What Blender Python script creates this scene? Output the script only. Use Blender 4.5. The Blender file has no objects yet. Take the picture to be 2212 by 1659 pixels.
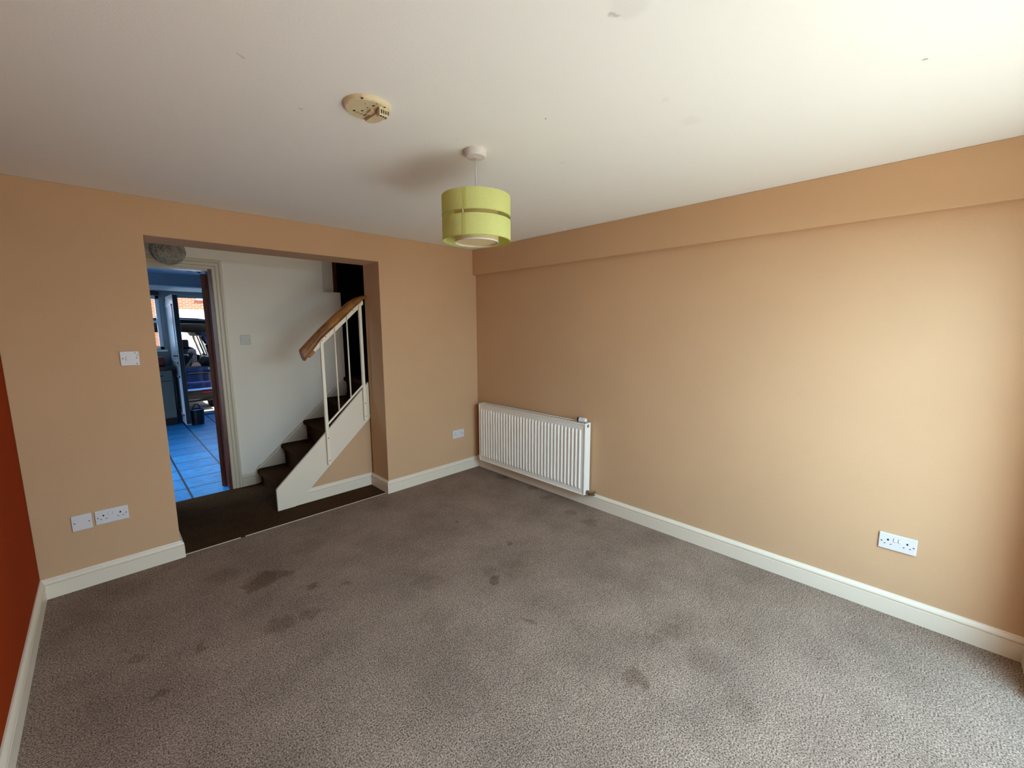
import bpy, bmesh, math, random
from mathutils import Vector, Matrix
random.seed(7)
S = bpy.context.scene
COL = S.collection
PI = math.pi

# ------------------------------------------------------------------ camera
F_PX, YAW, PITCH, ROLL, CAM_Z = 892.39, 0.7806, -0.1385, -0.0038, 1.5234
fw = Vector((math.sin(YAW)*math.cos(PITCH), math.cos(YAW)*math.cos(PITCH), math.sin(PITCH)))
rt = Vector((math.cos(YAW), -math.sin(YAW), 0)); up = rt.cross(fw)
rt2 = rt*math.cos(ROLL)+up*math.sin(ROLL); up2 = -rt*math.sin(ROLL)+up*math.cos(ROLL)
cd = bpy.data.cameras.new('camera'); cam = bpy.data.objects.new('camera', cd); COL.objects.link(cam)
cd.sensor_width = 36; cd.lens = F_PX*36/2212; cd.clip_start = 0.02; cd.clip_end = 200
m = Matrix.Identity(4)
for i in range(3):
    m[i][0] = rt2[i]; m[i][1] = up2[i]; m[i][2] = -fw[i]
m[2][3] = CAM_Z
cam.matrix_world = m
S.camera = cam

# ------------------------------------------------------------------ light
S.view_settings.view_transform = 'Standard'; S.view_settings.look = 'None'
S.view_settings.gamma = 1; S.view_settings.use_curve_mapping = False
S.view_settings.exposure = -0.14
S.cycles.max_bounces = 12; S.cycles.diffuse_bounces = 8
S.cycles.use_denoising = True
S.cycles.sample_clamp_indirect = 6
w = bpy.data.worlds.new('sky'); S.world = w; w.use_nodes = True
wn = w.node_tree.nodes; bg = wn['Background']
sky = wn.new('ShaderNodeTexSky'); sky.sky_type = 'NISHITA'; sky.sun_disc = False
sky.sun_elevation = math.radians(52); sky.sun_rotation = math.radians(120)
w.node_tree.links.new(sky.outputs[0], bg.inputs[0]); bg.inputs[1].default_value = 0.38
def lamp(name, kind, loc, direction, energy, color, size=None, size_y=None, angle=None, spread=None):
    l = bpy.data.lights.new(name, kind); o = bpy.data.objects.new(name, l); COL.objects.link(o)
    o.location = loc; o.rotation_euler = Vector(direction).to_track_quat('-Z', 'Y').to_euler()
    l.energy = energy; l.color = color
    if size: l.shape = 'RECTANGLE'; l.size = size; l.size_y = size_y
    if angle: l.angle = angle
    if spread: l.spread = spread
    return o
lamp('sun', 'SUN', (6, -6, 9), (-.78, .55, -1.15), 15.0, (1, .96, .86), angle=.012)
# daylight through the patio doors in the wall behind the camera: sky, and sunlit paving outside
lamp('patio_sky', 'AREA', (1.42, -1.1, 2.2), (0, .54, -1), 345, (.40, .71, 1), 1.9, 1.4)
lamp('paving_bounce', 'AREA', (1.33, -.84, .03), (0, .8, 1), 15, (.84, .98, 1), .8, .35)
lamp('garden_view_daylight', 'AREA', (1.15, -.80, 1.05), (-.1, 1, .05), 24, (.97, .98, 1), 1.3, 1.8)
# daylight through an unseen kitchen side window, the far window and back door
lamp('unseen_window_daylight', 'AREA', (-1.52, 5.8, 1.6), (.85, -.1, -1), 54, (.60, .80, 1), 1.6, 1.1, spread=2.0)
lamp('door_daylight', 'AREA', (1.25, 9.3, 1.5), (-.1, -1, -.35), 10, (.4, .68, 1), .7, 1.0)
lamp('window_daylight', 'AREA', (.2, 9.3, 1.6), (0, -1, -.3), 9, (.45, .72, 1), .95, .8)

# ------------------------------------------------------------------ helpers
class MB:
    def __init__(s): s.bm = bmesh.new()
    def box(s, a, b, M=None):
        x0, y0, z0 = a; x1, y1, z1 = b
        c = [(x0,y0,z0),(x1,y0,z0),(x1,y1,z0),(x0,y1,z0),(x0,y0,z1),(x1,y0,z1),(x1,y1,z1),(x0,y1,z1)]
        v = [s.bm.verts.new(M @ Vector(p) if M else p) for p in c]
        for f in ((3,2,1,0),(4,5,6,7),(0,1,5,4),(1,2,6,5),(2,3,7,6),(3,0,4,7)):
            s.bm.faces.new([v[i] for i in f])
        return s
    def prism(s, pts, axis, a, b):
        """polygon pts extruded along axis from a to b"""
        def P(p, t):
            if axis == 'y': return (p[0], t, p[1])
            if axis == 'x': return (t, p[0], p[1])
            return (p[0], p[1], t)
        A = [s.bm.verts.new(P(p, a)) for p in pts]; B = [s.bm.verts.new(P(p, b)) for p in pts]
        n = len(pts)
        s.bm.faces.new(A); s.bm.faces.new(B[::-1])
        for i in range(n): s.bm.faces.new((A[i], B[i], B[(i+1) % n], A[(i+1) % n]))
        return s
    def tube(s, pts, r, n=8, cap=True):
        rings = []
        pts = [Vector(p) for p in pts]
        for i, p in enumerate(pts):
            d = (pts[min(i+1, len(pts)-1)]-pts[max(i-1, 0)]).normalized()
            q = d.to_track_quat('Z', 'Y')
            rr = r[i] if isinstance(r, (list, tuple)) else r
            rings.append([s.bm.verts.new(p+q @ Vector((rr*math.cos(2*PI*k/n), rr*math.sin(2*PI*k/n), 0))) for k in range(n)])
        for A, B in zip(rings, rings[1:]):
            for k in range(n): s.bm.faces.new((A[k], A[(k+1) % n], B[(k+1) % n], B[k]))
        if cap: s.bm.faces.new(rings[0][::-1]); s.bm.faces.new(rings[-1])
        return s
    def lathe(s, prof, c=(0,0,0), n=48, closed=False):
        """prof: list of (r,z) revolved about z at c"""
        R = []
        for r, z in prof:
            if r < 1e-5: R.append([s.bm.verts.new((c[0], c[1], c[2]+z))])
            else: R.append([s.bm.verts.new((c[0]+r*math.cos(2*PI*k/n), c[1]+r*math.sin(2*PI*k/n), c[2]+z)) for k in range(n)])
        pairs = list(zip(R, R[1:]))
        if closed: pairs.append((R[-1], R[0]))
        for A, B in pairs:
            for k in range(n):
                a, b, c2, d = A[k % len(A)], A[(k+1) % n % len(A)], B[(k+1) % n % len(B)], B[k % len(B)]
                u = []
                for q in (a, b, c2, d):
                    if q not in u: u.append(q)
                if len(u) > 2: s.bm.faces.new(u)
        return s
    def loft(s, rings, close=True, caps=False):
        R = [[s.bm.verts.new(p) for p in r] for r in rings]
        for A, B in zip(R, R[1:]):
            n = len(A)
            for k in range(n if close else n-1): s.bm.faces.new((A[k], A[(k+1) % n], B[(k+1) % n], B[k]))
        if caps: s.bm.faces.new(R[0][::-1]); s.bm.faces.new(R[-1])
        return s
    def build(s, name, mat, parent=None, smooth=False, bevel=0, seg=2, loc=None):
        bmesh.ops.recalc_face_normals(s.bm, faces=s.bm.faces)
        if loc is not None: bmesh.ops.translate(s.bm, verts=s.bm.verts, vec=-Vector(loc))
        me = bpy.data.meshes.new(name); s.bm.to_mesh(me); s.bm.free()
        o = bpy.data.objects.new(name, me); COL.objects.link(o)
        if mat: me.materials.append(mat)
        if loc is not None: o.location = loc
        if parent:
            o.parent = parent
            o.matrix_parent_inverse = Matrix.Identity(4)
        if smooth:
            for p in me.polygons: p.use_smooth = True
        if bevel:
            b = o.modifiers.new('bevel', 'BEVEL'); b.width = bevel; b.segments = seg; b.limit_method = 'ANGLE'; b.angle_limit = math.radians(35)
            b.harden_normals = False
        return o
def thing(name, label, cat, loc=(0,0,0), rotz=0, group=None):
    o = bpy.data.objects.new(name, None); COL.objects.link(o); o.empty_display_size = .1
    o.location = loc; o.rotation_euler = (0,0,rotz); o['label'] = label; o['category'] = cat
    if group: o['group'] = group
    return o
def tag(o, label, cat, group=None):
    o['label'] = label; o['category'] = cat
    if group: o['group'] = group
    return o
def struct(o, label=None):
    o['kind'] = 'structure'
    if label: o['label'] = label
    return o
def world_child(mb, name, mat, parent, **k):
    """mesh given in world coordinates, parented to a thing whose origin is elsewhere"""
    inv = (Matrix.Translation(parent_loc(parent)) @ Matrix.Rotation(parent_rot(parent), 4, 'Z')).inverted()
    bmesh.ops.transform(mb.bm, matrix=inv, verts=mb.bm.verts)
    return mb.build(name, mat, parent, **k)
def parent_loc(p):
    l = Vector((0,0,0))
    while p: l += p.location; p = p.parent
    return l
def parent_rot(p): return p.rotation_euler.z if p else 0

# ------------------------------------------------------------------ materials
def srgb(r, g, b):
    f = lambda c: (c/255/12.92) if c/255 <= .04045 else ((c/255+.055)/1.055)**2.4
    return (f(r), f(g), f(b), 1)
def mat(name, col, rough=.6, metal=0, bump=0, bscale=200, var=0, vscale=5, spec=.5, detail=3, coat=0):
    M = bpy.data.materials.new(name); M.use_nodes = True; N = M.node_tree.nodes; L = M.node_tree.links
    p = N['Principled BSDF']; p.inputs['Base Color'].default_value = col; p.inputs['Roughness'].default_value = rough
    p.inputs['Metallic'].default_value = metal; p.inputs['Specular IOR Level'].default_value = spec
    if coat: p.inputs['Coat Weight'].default_value = coat
    tc = N.new('ShaderNodeTexCoord')
    if bump:
        n = N.new('ShaderNodeTexNoise'); n.inputs['Scale'].default_value = bscale; n.inputs['Detail'].default_value = detail
        L.new(tc.outputs['Object'], n.inputs['Vector'])
        b = N.new('ShaderNodeBump'); b.inputs['Strength'].default_value = bump; b.inputs['Distance'].default_value = .002
        L.new(n.outputs['Fac'], b.inputs['Height']); L.new(b.outputs[0], p.inputs['Normal'])
    if var:
        n = N.new('ShaderNodeTexNoise'); n.inputs['Scale'].default_value = vscale; n.inputs['Detail'].default_value = 5
        L.new(tc.outputs['Object'], n.inputs['Vector'])
        h = N.new('ShaderNodeMapRange'); h.inputs[1].default_value = .3; h.inputs[2].default_value = .7
        h.inputs[3].default_value = 1-var; h.inputs[4].default_value = 1+var
        L.new(n.outputs['Fac'], h.inputs[0])
        x = N.new('ShaderNodeMix'); x.data_type = 'RGBA'; x.blend_type = 'MULTIPLY'; x.inputs[0].default_value = 1
        x.inputs[6].default_value = col; L.new(h.outputs[0], x.inputs[7]); L.new(x.outputs[2], p.inputs['Base Color'])
    return M
def blotches(N, L, tc, spots, warp=.05, wscale=14):
    """0..1 mask of soft irregular spots (x,y,radius,strength) on a horizontal surface"""
    ns = N.new('ShaderNodeTexNoise'); ns.inputs['Scale'].default_value = wscale; ns.inputs['Detail'].default_value = 4
    L.new(tc.outputs['Object'], ns.inputs['Vector'])
    sub = N.new('ShaderNodeVectorMath'); sub.operation = 'SUBTRACT'; L.new(ns.outputs['Color'], sub.inputs[0]); sub.inputs[1].default_value = (.5,.5,.5)
    sc = N.new('ShaderNodeVectorMath'); sc.operation = 'SCALE'; L.new(sub.outputs[0], sc.inputs[0]); sc.inputs['Scale'].default_value = warp*3
    ad = N.new('ShaderNodeVectorMath'); ad.operation = 'ADD'; L.new(tc.outputs['Object'], ad.inputs[0]); L.new(sc.outputs[0], ad.inputs[1])
    fl = N.new('ShaderNodeVectorMath'); fl.operation = 'MULTIPLY'; L.new(ad.outputs[0], fl.inputs[0]); fl.inputs[1].default_value = (1,1,0)
    acc = None
    for x, y, r, s in spots:
        d = N.new('ShaderNodeVectorMath'); d.operation = 'DISTANCE'; L.new(fl.outputs[0], d.inputs[0]); d.inputs[1].default_value = (x, y, 0)
        mr = N.new('ShaderNodeMapRange'); mr.interpolation_type = 'SMOOTHSTEP'
        mr.inputs[1].default_value = r*.55; mr.inputs[2].default_value = r*1.25; mr.inputs[3].default_value = s; mr.inputs[4].default_value = 0
        L.new(d.outputs['Value'], mr.inputs[0])
        if acc is None: acc = mr.outputs[0]
        else:
            a = N.new('ShaderNodeMath'); a.operation = 'MAXIMUM'; L.new(acc, a.inputs[0]); L.new(mr.outputs[0], a.inputs[1]); acc = a.outputs[0]
    return acc
def carpet(name, light, dark, spots, tscale=170):
    M = bpy.data.materials.new(name); M.use_nodes = True; N = M.node_tree.nodes; L = M.node_tree.links
    p = N['Principled BSDF']; p.inputs['Roughness'].default_value = 1; p.inputs['Specular IOR Level'].default_value = .05
    pass
    tc = N.new('ShaderNodeTexCoord')
    n1 = N.new('ShaderNodeTexNoise'); n1.inputs['Scale'].default_value = tscale; n1.inputs['Detail'].default_value = 3; n1.inputs['Roughness'].default_value = .7
    n2 = N.new('ShaderNodeTexNoise'); n2.inputs['Scale'].default_value = 2.6; n2.inputs['Detail'].default_value = 7; n2.inputs['Roughness'].default_value = .65
    n3 = N.new('ShaderNodeTexNoise'); n3.inputs['Scale'].default_value = 38; n3.inputs['Detail'].default_value = 4
    for n in (n1, n2, n3): L.new(tc.outputs['Object'], n.inputs['Vector'])
    cr = N.new('ShaderNodeValToRGB'); cr.color_ramp.elements[0].position = .36; cr.color_ramp.elements[0].color = dark
    cr.color_ramp.elements[1].position = .64; cr.color_ramp.elements[1].color = light
    L.new(n1.outputs['Fac'], cr.inputs[0])
    mr = N.new('ShaderNodeMapRange'); mr.inputs[1].default_value = .34; mr.inputs[2].default_value = .62; mr.inputs[3].default_value = .78; mr.inputs[4].default_value = 1.08
    L.new(n2.outputs['Fac'], mr.inputs[0])
    m3 = N.new('ShaderNodeMapRange'); m3.inputs[1].default_value = .3; m3.inputs[2].default_value = .7; m3.inputs[3].default_value = .9; m3.inputs[4].default_value = 1.1
    L.new(n3.outputs['Fac'], m3.inputs[0])
    mm = N.new('ShaderNodeMath'); mm.operation = 'MULTIPLY'; L.new(mr.outputs[0], mm.inputs[0]); L.new(m3.outputs[0], mm.inputs[1])
    x = N.new('ShaderNodeMix'); x.data_type = 'RGBA'; x.blend_type = 'MULTIPLY'; x.inputs[0].default_value = 1
    L.new(cr.outputs[0], x.inputs[6]); L.new(mm.outputs[0], x.inputs[7]); out = x.outputs[2]
    if spots:
        msk = blotches(N, L, tc, spots)
        y = N.new('ShaderNodeMix'); y.data_type = 'RGBA'; L.new(msk, y.inputs[0]); L.new(out, y.inputs[6])
        z = N.new('ShaderNodeMix'); z.data_type = 'RGBA'; z.blend_type = 'MULTIPLY'; z.inputs[0].default_value = 1
        L.new(out, z.inputs[6]); z.inputs[7].default_value = (.50, .43, .37, 1); L.new(z.outputs[2], y.inputs[7]); out = y.outputs[2]
    L.new(out, p.inputs['Base Color'])
    b = N.new('ShaderNodeBump'); b.inputs['Strength'].default_value = .9; b.inputs['Distance'].default_value = .006
    L.new(n1.outputs['Fac'], b.inputs['Height']); L.new(b.outputs[0], p.inputs['Normal'])
    return M
def glass(name, tint=(1,1,1,1), refl=.06):
    M = bpy.data.materials.new(name); M.use_nodes = True; N = M.node_tree.nodes; L = M.node_tree.links
    N.remove(N['Principled BSDF']); o = N['Material Output']
    t = N.new('ShaderNodeBsdfTransparent'); t.inputs[0].default_value = tint
    g = N.new('ShaderNodeBsdfGlossy'); g.inputs['Roughness'].default_value = .02
    x = N.new('ShaderNodeMixShader'); x.inputs[0].default_value = refl
    L.new(t.outputs[0], x.inputs[1]); L.new(g.outputs[0], x.inputs[2]); L.new(x.outputs[0], o.inputs[0])
    return M
def fabric(name, col, trans=.35):
    M = bpy.data.materials.new(name); M.use_nodes = True; N = M.node_tree.nodes; L = M.node_tree.links
    N.remove(N['Principled BSDF']); o = N['Material Output']
    tc = N.new('ShaderNodeTexCoord'); n = N.new('ShaderNodeTexNoise'); n.inputs['Scale'].default_value = 260; L.new(tc.outputs['Object'], n.inputs['Vector'])
    mr = N.new('ShaderNodeMapRange'); mr.inputs[3].default_value = .85; mr.inputs[4].default_value = 1.15; L.new(n.outputs['Fac'], mr.inputs[0])
    mx = N.new('ShaderNodeMix'); mx.data_type = 'RGBA'; mx.blend_type = 'MULTIPLY'; mx.inputs[0].default_value = 1; mx.inputs[6].default_value = col; L.new(mr.outputs[0], mx.inputs[7])
    d = N.new('ShaderNodeBsdfDiffuse'); t = N.new('ShaderNodeBsdfTranslucent'); x = N.new('ShaderNodeMixShader'); x.inputs[0].default_value = trans
    L.new(mx.outputs[2], d.inputs[0]); L.new(mx.outputs[2], t.inputs[0])
    L.new(d.outputs[0], x.inputs[1]); L.new(t.outputs[0], x.inputs[2]); L.new(x.outputs[0], o.inputs[0])
    return M
def wood(name, a, b, scale=6, rough=.35, axis=(1,1,1)):
    M = bpy.data.materials.new(name); M.use_nodes = True; N = M.node_tree.nodes; L = M.node_tree.links
    p = N['Principled BSDF']; p.inputs['Roughness'].default_value = rough
    tc = N.new('ShaderNodeTexCoord'); mp = N.new('ShaderNodeMapping'); mp.inputs['Scale'].default_value = axis
    L.new(tc.outputs['Object'], mp.inputs[0]); n = N.new('ShaderNodeTexNoise'); n.inputs['Scale'].default_value = scale; n.inputs['Detail'].default_value = 6; n.inputs['Distortion'].default_value = .6
    L.new(mp.outputs[0], n.inputs['Vector']); cr = N.new('ShaderNodeValToRGB')
    cr.color_ramp.elements[0].color = a; cr.color_ramp.elements[0].position = .35; cr.color_ramp.elements[1].color = b; cr.color_ramp.elements[1].position = .65
    L.new(n.outputs['Fac'], cr.inputs[0]); L.new(cr.outputs[0], p.inputs['Base Color'])
    return M
def ceiling_mat():
    M = mat('white_ceiling_paint', srgb(237, 239, 232), .9, bump=.25, bscale=120)
    N = M.node_tree.nodes; L = M.node_tree.links; p = N['Principled BSDF']
    tc = N.new('ShaderNodeTexCoord')
    msk = blotches(N, L, tc, [(.999,.645,.012,.35),(1.0,.60,.05,.08),(.595,1.675,.006,.3),(1.281,1.109,.005,.8),(1.69,.725,.04,.05),(1.477,.724,.015,.06),
                              (1.661,1.327,.02,.06),(1.818,.091,.006,.6),(.369,1.48,.006,.2),(1.15,1.48,.006,.2)], warp=.015, wscale=30)
    x = N.new('ShaderNodeMix'); x.data_type = 'RGBA'; L.new(msk, x.inputs[0]); x.inputs[6].default_value = srgb(237,239,232); x.inputs[7].default_value = srgb(95,85,68)
    L.new(x.outputs[2], p.inputs['Base Color'])
    return M
def tile_mat():
    M = bpy.data.materials.new('sky_tinted_slate_tile'); M.use_nodes = True; N = M.node_tree.nodes; L = M.node_tree.links
    p = N['Principled BSDF']; tc = N.new('ShaderNodeTexCoord')
    mp = N.new('ShaderNodeMapping'); mp.inputs['Location'].default_value = (-.455+.004, -4.869, 0); L.new(tc.outputs['Object'], mp.inputs[0])
    br = N.new('ShaderNodeTexBrick'); br.offset = 0; br.squash = 1; br.inputs['Scale'].default_value = 1
    br.inputs['Brick Width'].default_value = .368; br.inputs['Row Height'].default_value = .338; br.inputs['Mortar Size'].default_value = .009; br.inputs['Mortar Smooth'].default_value = .1
    br.inputs['Color1'].default_value = srgb(46,146,214); br.inputs['Color2'].default_value = srgb(38,130,200); br.inputs['Mortar'].default_value = srgb(12,8,44)  # slate is dark grey; blue sky reflection is put into its colour
    L.new(mp.outputs[0], br.inputs['Vector'])
    n = N.new('ShaderNodeTexNoise'); n.inputs['Scale'].default_value = 9; n.inputs['Detail'].default_value = 9; n.inputs['Roughness'].default_value = .65; n.inputs['Distortion'].default_value = 1.2
    st = N.new('ShaderNodeMapping'); st.inputs['Scale'].default_value = (1, 2.6, 1); L.new(tc.outputs['Object'], st.inputs[0]); L.new(st.outputs[0], n.inputs['Vector'])
    mr = N.new('ShaderNodeMapRange'); mr.inputs[1].default_value = .3; mr.inputs[2].default_value = .7; mr.inputs[3].default_value = .65; mr.inputs[4].default_value = 1.3; L.new(n.outputs['Fac'], mr.inputs[0])
    x = N.new('ShaderNodeMix'); x.data_type = 'RGBA'; x.blend_type = 'MULTIPLY'; x.inputs[0].default_value = 1; L.new(br.outputs['Color'], x.inputs[6]); L.new(mr.outputs[0], x.inputs[7])
    L.new(x.outputs[2], p.inputs['Base Color']); p.inputs['Roughness'].default_value = .38
    h = N.new('ShaderNodeMath'); h.operation = 'SUBTRACT'; L.new(n.outputs['Fac'], h.inputs[0]); L.new(br.outputs['Fac'], h.inputs[1])
    b = N.new('ShaderNodeBump'); b.inputs['Strength'].default_value = .6; b.inputs['Distance'].default_value = .006; L.new(h.outputs[0], b.inputs['Height']); L.new(b.outputs[0], p.inputs['Normal'])
    return M
def brick_mat():
    M = bpy.data.materials.new('orange_brick'); M.use_nodes = True; N = M.node_tree.nodes; L = M.node_tree.links
    p = N['Principled BSDF']; p.inputs['Roughness'].default_value = .9; tc = N.new('ShaderNodeTexCoord')
    mp = N.new('ShaderNodeMapping'); mp.inputs['Rotation'].default_value = (PI/2, 0, 0); L.new(tc.outputs['Object'], mp.inputs[0])
    br = N.new('ShaderNodeTexBrick'); br.inputs['Scale'].default_value = 1; br.inputs['Brick Width'].default_value = .225; br.inputs['Row Height'].default_value = .075; br.inputs['Mortar Size'].default_value = .012
    br.inputs['Color1'].default_value = srgb(178,106,78); br.inputs['Color2'].default_value = srgb(160,86,62); br.inputs['Mortar'].default_value = srgb(178,160,142)
    L.new(mp.outputs[0], br.inputs['Vector']); L.new(br.outputs['Color'], p.inputs['Base Color'])
    return M

PEACH = mat('peach_wall_paint', srgb(198, 160, 119), .85, bump=.35, bscale=150, var=.03, vscale=1.6)
ORANGE = mat('burnt_orange_wall_paint', srgb(148, 50, 2), .95, spec=.1, bump=.35, bscale=150, var=.04, vscale=2)
CEIL = ceiling_mat()
HALLW = mat('off_white_wall_paint', srgb(240, 230, 210), .85, bump=.3, bscale=150)
GLOSSW = mat('white_gloss_paint', srgb(226, 211, 186), .35, bump=.06, bscale=40)
TRIMH = mat('cream_gloss_paint', srgb(206, 192, 164), .4)
PLAST = mat('white_plastic', srgb(212, 208, 204), .35)
PLASTG = mat('dulled_white_plastic', srgb(206, 200, 188), .5)
CREAM = mat('yellowed_plastic', srgb(214, 200, 160), .45, var=.05, vscale=30)
DARK = mat('dark_hole', srgb(22, 18, 16), .8)
STEELS = mat('screw_metal', srgb(120, 105, 90), .45, .6)
RADW = mat('radiator_enamel', srgb(240, 234, 218), .3)
BRASS = mat('tarnished_brass', srgb(140, 118, 84), .4, .8, var=.15, vscale=60)
GRILLE = mat('grille_shadow', srgb(120, 112, 96), .7)
STEELW = mat('white_painted_steel', srgb(236, 224, 196), .4)
LIME = fabric('lime_fabric', srgb(224, 226, 150), .42)
LIMEIN = fabric('lime_lining', srgb(204, 204, 116), .3)
OPAL = fabric('cream_diffuser_fabric', srgb(240, 228, 190), .45)
STRAW = mat('grey_string', srgb(176, 166, 148), .9)
RAILW = wood('varnished_rail_wood', srgb(96, 54, 14), srgb(156, 98, 34), 9, .3, (1, 6, 1))
DOORW = wood('dark_red_wood', srgb(66, 26, 14), srgb(104, 48, 26), 10, .35, (6, 6, .6))
SPOTS = [(.565,2.734,.10,.8),(.50,2.70,.06,.7),(.66,2.70,.05,.6),(.74,2.45,.035,.6),(.889,2.33,.03,.5),(.512,2.227,.08,.5),(.182,2.318,.03,.55),(.028,2.136,.03,.6),
         (1.553,1.73,.035,.75),(1.60,1.80,.06,.35),(1.911,1.95,.03,.6),(1.72,1.72,.12,.28),(1.90,.783,.075,.5),(1.78,.82,.05,.3),(1.515,.764,.05,.55),(1.45,1.336,.03,.55),(1.47,1.34,.008,1),
         (1.62,1.39,.007,1),(2.579,1.752,.07,.45),(2.62,1.95,.05,.4),(2.80,2.55,.06,.5),(2.78,2.953,.08,.5),(2.72,2.30,.05,.45),(.648,2.189,.05,.45),(1.68,.397,.08,.22),(2.0,.72,.11,.22),
         (2.1,.55,.12,.18),(1.84,.601,.09,.2),(-.02,2.461,.04,.4),(1.25,2.0,.08,.25),(1.85,2.49,.025,.6),(.40,2.95,.09,.35),(.90,2.95,.12,.22),(1.3,2.4,.12,.18),(1.1,1.7,.10,.2)]
CARPET = carpet('beige_carpet_pile', srgb(190, 165, 143), srgb(76, 55, 39), SPOTS)
CARPETH = carpet('dark_brown_carpet_pile', srgb(92, 66, 42), srgb(42, 28, 18), [(.45,3.95,.15,.3),(.7,4.1,.1,.3)])
CARPETS = carpet('stair_carpet_pile', srgb(78, 50, 26), srgb(36, 22, 11), [])
TILES = tile_mat(); BRICK = brick_mat()
KWALL = mat('blue_lit_wall_paint', srgb(136, 150, 158), .8)  # pale walls with the kitchen's blue daylight mixed into the colour
UPVC = mat('white_upvc', srgb(226, 234, 240), .3)
DEALING = mat('dark_door_edge', srgb(40, 42, 44), .5)
GLASS = glass('window_glass')
CABG = mat('sage_grey_cabinet', srgb(92, 98, 92), .5)
BLACK = mat('black_laminate', srgb(20, 20, 24), .25)
REDK = mat('dark_red_gloss', srgb(96, 22, 26), .35)
BLACKP = mat('black_plastic', srgb(14, 14, 18), .4)
CARP = mat('blue_car_paint', srgb(2, 13, 46), .2, .2, coat=1)
CARB = mat('black_trim_rubber', srgb(5, 5, 8), .7, spec=.2)
CARI = mat('beige_car_lining', srgb(150, 146, 138), .9)
CARS = mat('navy_seat_cloth', srgb(22, 28, 42), .95)
CHROME = mat('bright_metal', srgb(215, 215, 215), .15, 1)
LENS = mat('red_lens', srgb(90, 8, 20), .2)
GRAVEL = mat('pale_gravel', srgb(196, 190, 182), .95, bump=1, bscale=60, var=.25, vscale=40)
PAVING = mat('pale_paving', srgb(196, 188, 172), .9, bump=.3, bscale=30, var=.1)
WHITEP = mat('white_render', srgb(240, 238, 232), .7)
SHADE = mat('stairwell_painted_shade', srgb(46, 26, 18), .9)  # dark brown stands in for the stairwell's unlit shade
TILEW = mat('pale_splash_tile', srgb(120, 140, 146), .4)
BOXP = mat('grey_card', srgb(50, 44, 56), .8)

# ------------------------------------------------------------------ room shell
H = 2.3; XL, XR, YB, YF = -.378, 2.8446, 3.3986, -.4459
YP, YH = 3.728, 4.55            # back of opening, hall far wall
OX0, OX1, OZ = .2452, 1.7588, 2.0773
def slab(name, a, b, m_): return struct(MB().box(a, b).build(name, m_))
slab('floor', (XL-.1, YF-.02, -.1), (XR+.1, 3.408, 0), CARPET)
slab('floor_hall', (-1.0, 3.425, -.1), (2.95, YH, -.001), CARPETH)
struct(MB().box((OX0, 3.408, -.1), (OX1, 3.425, -.0005)).build('trim_2', CARPETH))
slab('floor_kitchen', (-1.6, YH, -.1), (1.75, 8.86, .0), TILES)
struct(MB().prism([(XL-.1, YF-.25), (XR+.1, YF-.25), (XR+.1, YP), (XL-.1, YP)], 'z', H, H+.15).build('ceiling', CEIL))
slab('ceiling_hall', (-1.0, YP, H), (1.70, YH+.1, H+.15), CEIL)
slab('wall_left', (XL-.2, YF-.25, 0), (XL, YP, H), ORANGE)
slab('wall_right', (XR, YF-.25, 0), (XR+.2, YP, H), PEACH)
struct(MB().prism([(XL, 0), (OX0, 0), (OX0, OZ), (OX1, OZ), (OX1, 0), (XR, 0), (XR, H), (XL, H)], 'y', YB, YP-.03).build('wall_back', PEACH, bevel=.004, seg=2))
struct(MB().box((XR-.0454, YF, 2.047), (XR, YB, H)).build('trim_1', PEACH, bevel=.004))
# front wall behind the camera with patio doors
PX0, PX1, PZ = .45, 2.52, 2.06
struct(MB().prism([(XL, 0), (PX0, 0), (PX0, PZ), (PX1, PZ), (PX1, 0), (XR, 0), (XR, H), (XL, H)], 'y', YF-.25, YF).build('wall_front', PEACH))
d = struct(bpy.data.objects.new('door_1', None)); COL.objects.link(d); d.location = (0, YF-.17, 0)
fr = MB(); y0, y1 = YF-.20, YF-.14
fr.box((PX0, y0, 0), (PX0+.05, y1, PZ)).box((PX1-.05, y0, 0), (PX1, y1, PZ)).box((PX0, y0, PZ-.05), (PX1, y1, PZ)).box((PX0, y0, 0), (PX1, y1, .04)).box((1.33, y0, .04), (1.39, y1, PZ-.05))
world_child(fr, 'door_frame', UPVC, d)
for a, b in ((PX0+.05, 1.33), (1.39, PX1-.05)):
    world_child(MB().box((a, YF-.175, .04), (b, YF-.165, PZ-.05)), 'glass_pane', GLASS, d)
# hall left end
slab('wall_hall_left', (-1.1, YP-.03, 0), (-1.0, YH+.1, H), HALLW)
struct(MB().box((-1.0, YP-.03, 0), (XL, YP+.07, H)).build('wall_hall_front', HALLW))
# hall far wall with the kitchen doorway and the stairwell cut-out
KX0, KX1, KZ = -.03, .752, 2.03
struct(MB().prism([(-1.0, 0), (KX0, 0), (KX0, KZ), (KX1, KZ), (KX1, 0), (1.897, 0), (1.897, 1.887), (1.722, 1.887), (1.722, H), (-1.0, H)], 'y', YH, YH+.1).build('wall_hall_far', HALLW, bevel=.003))
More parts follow.
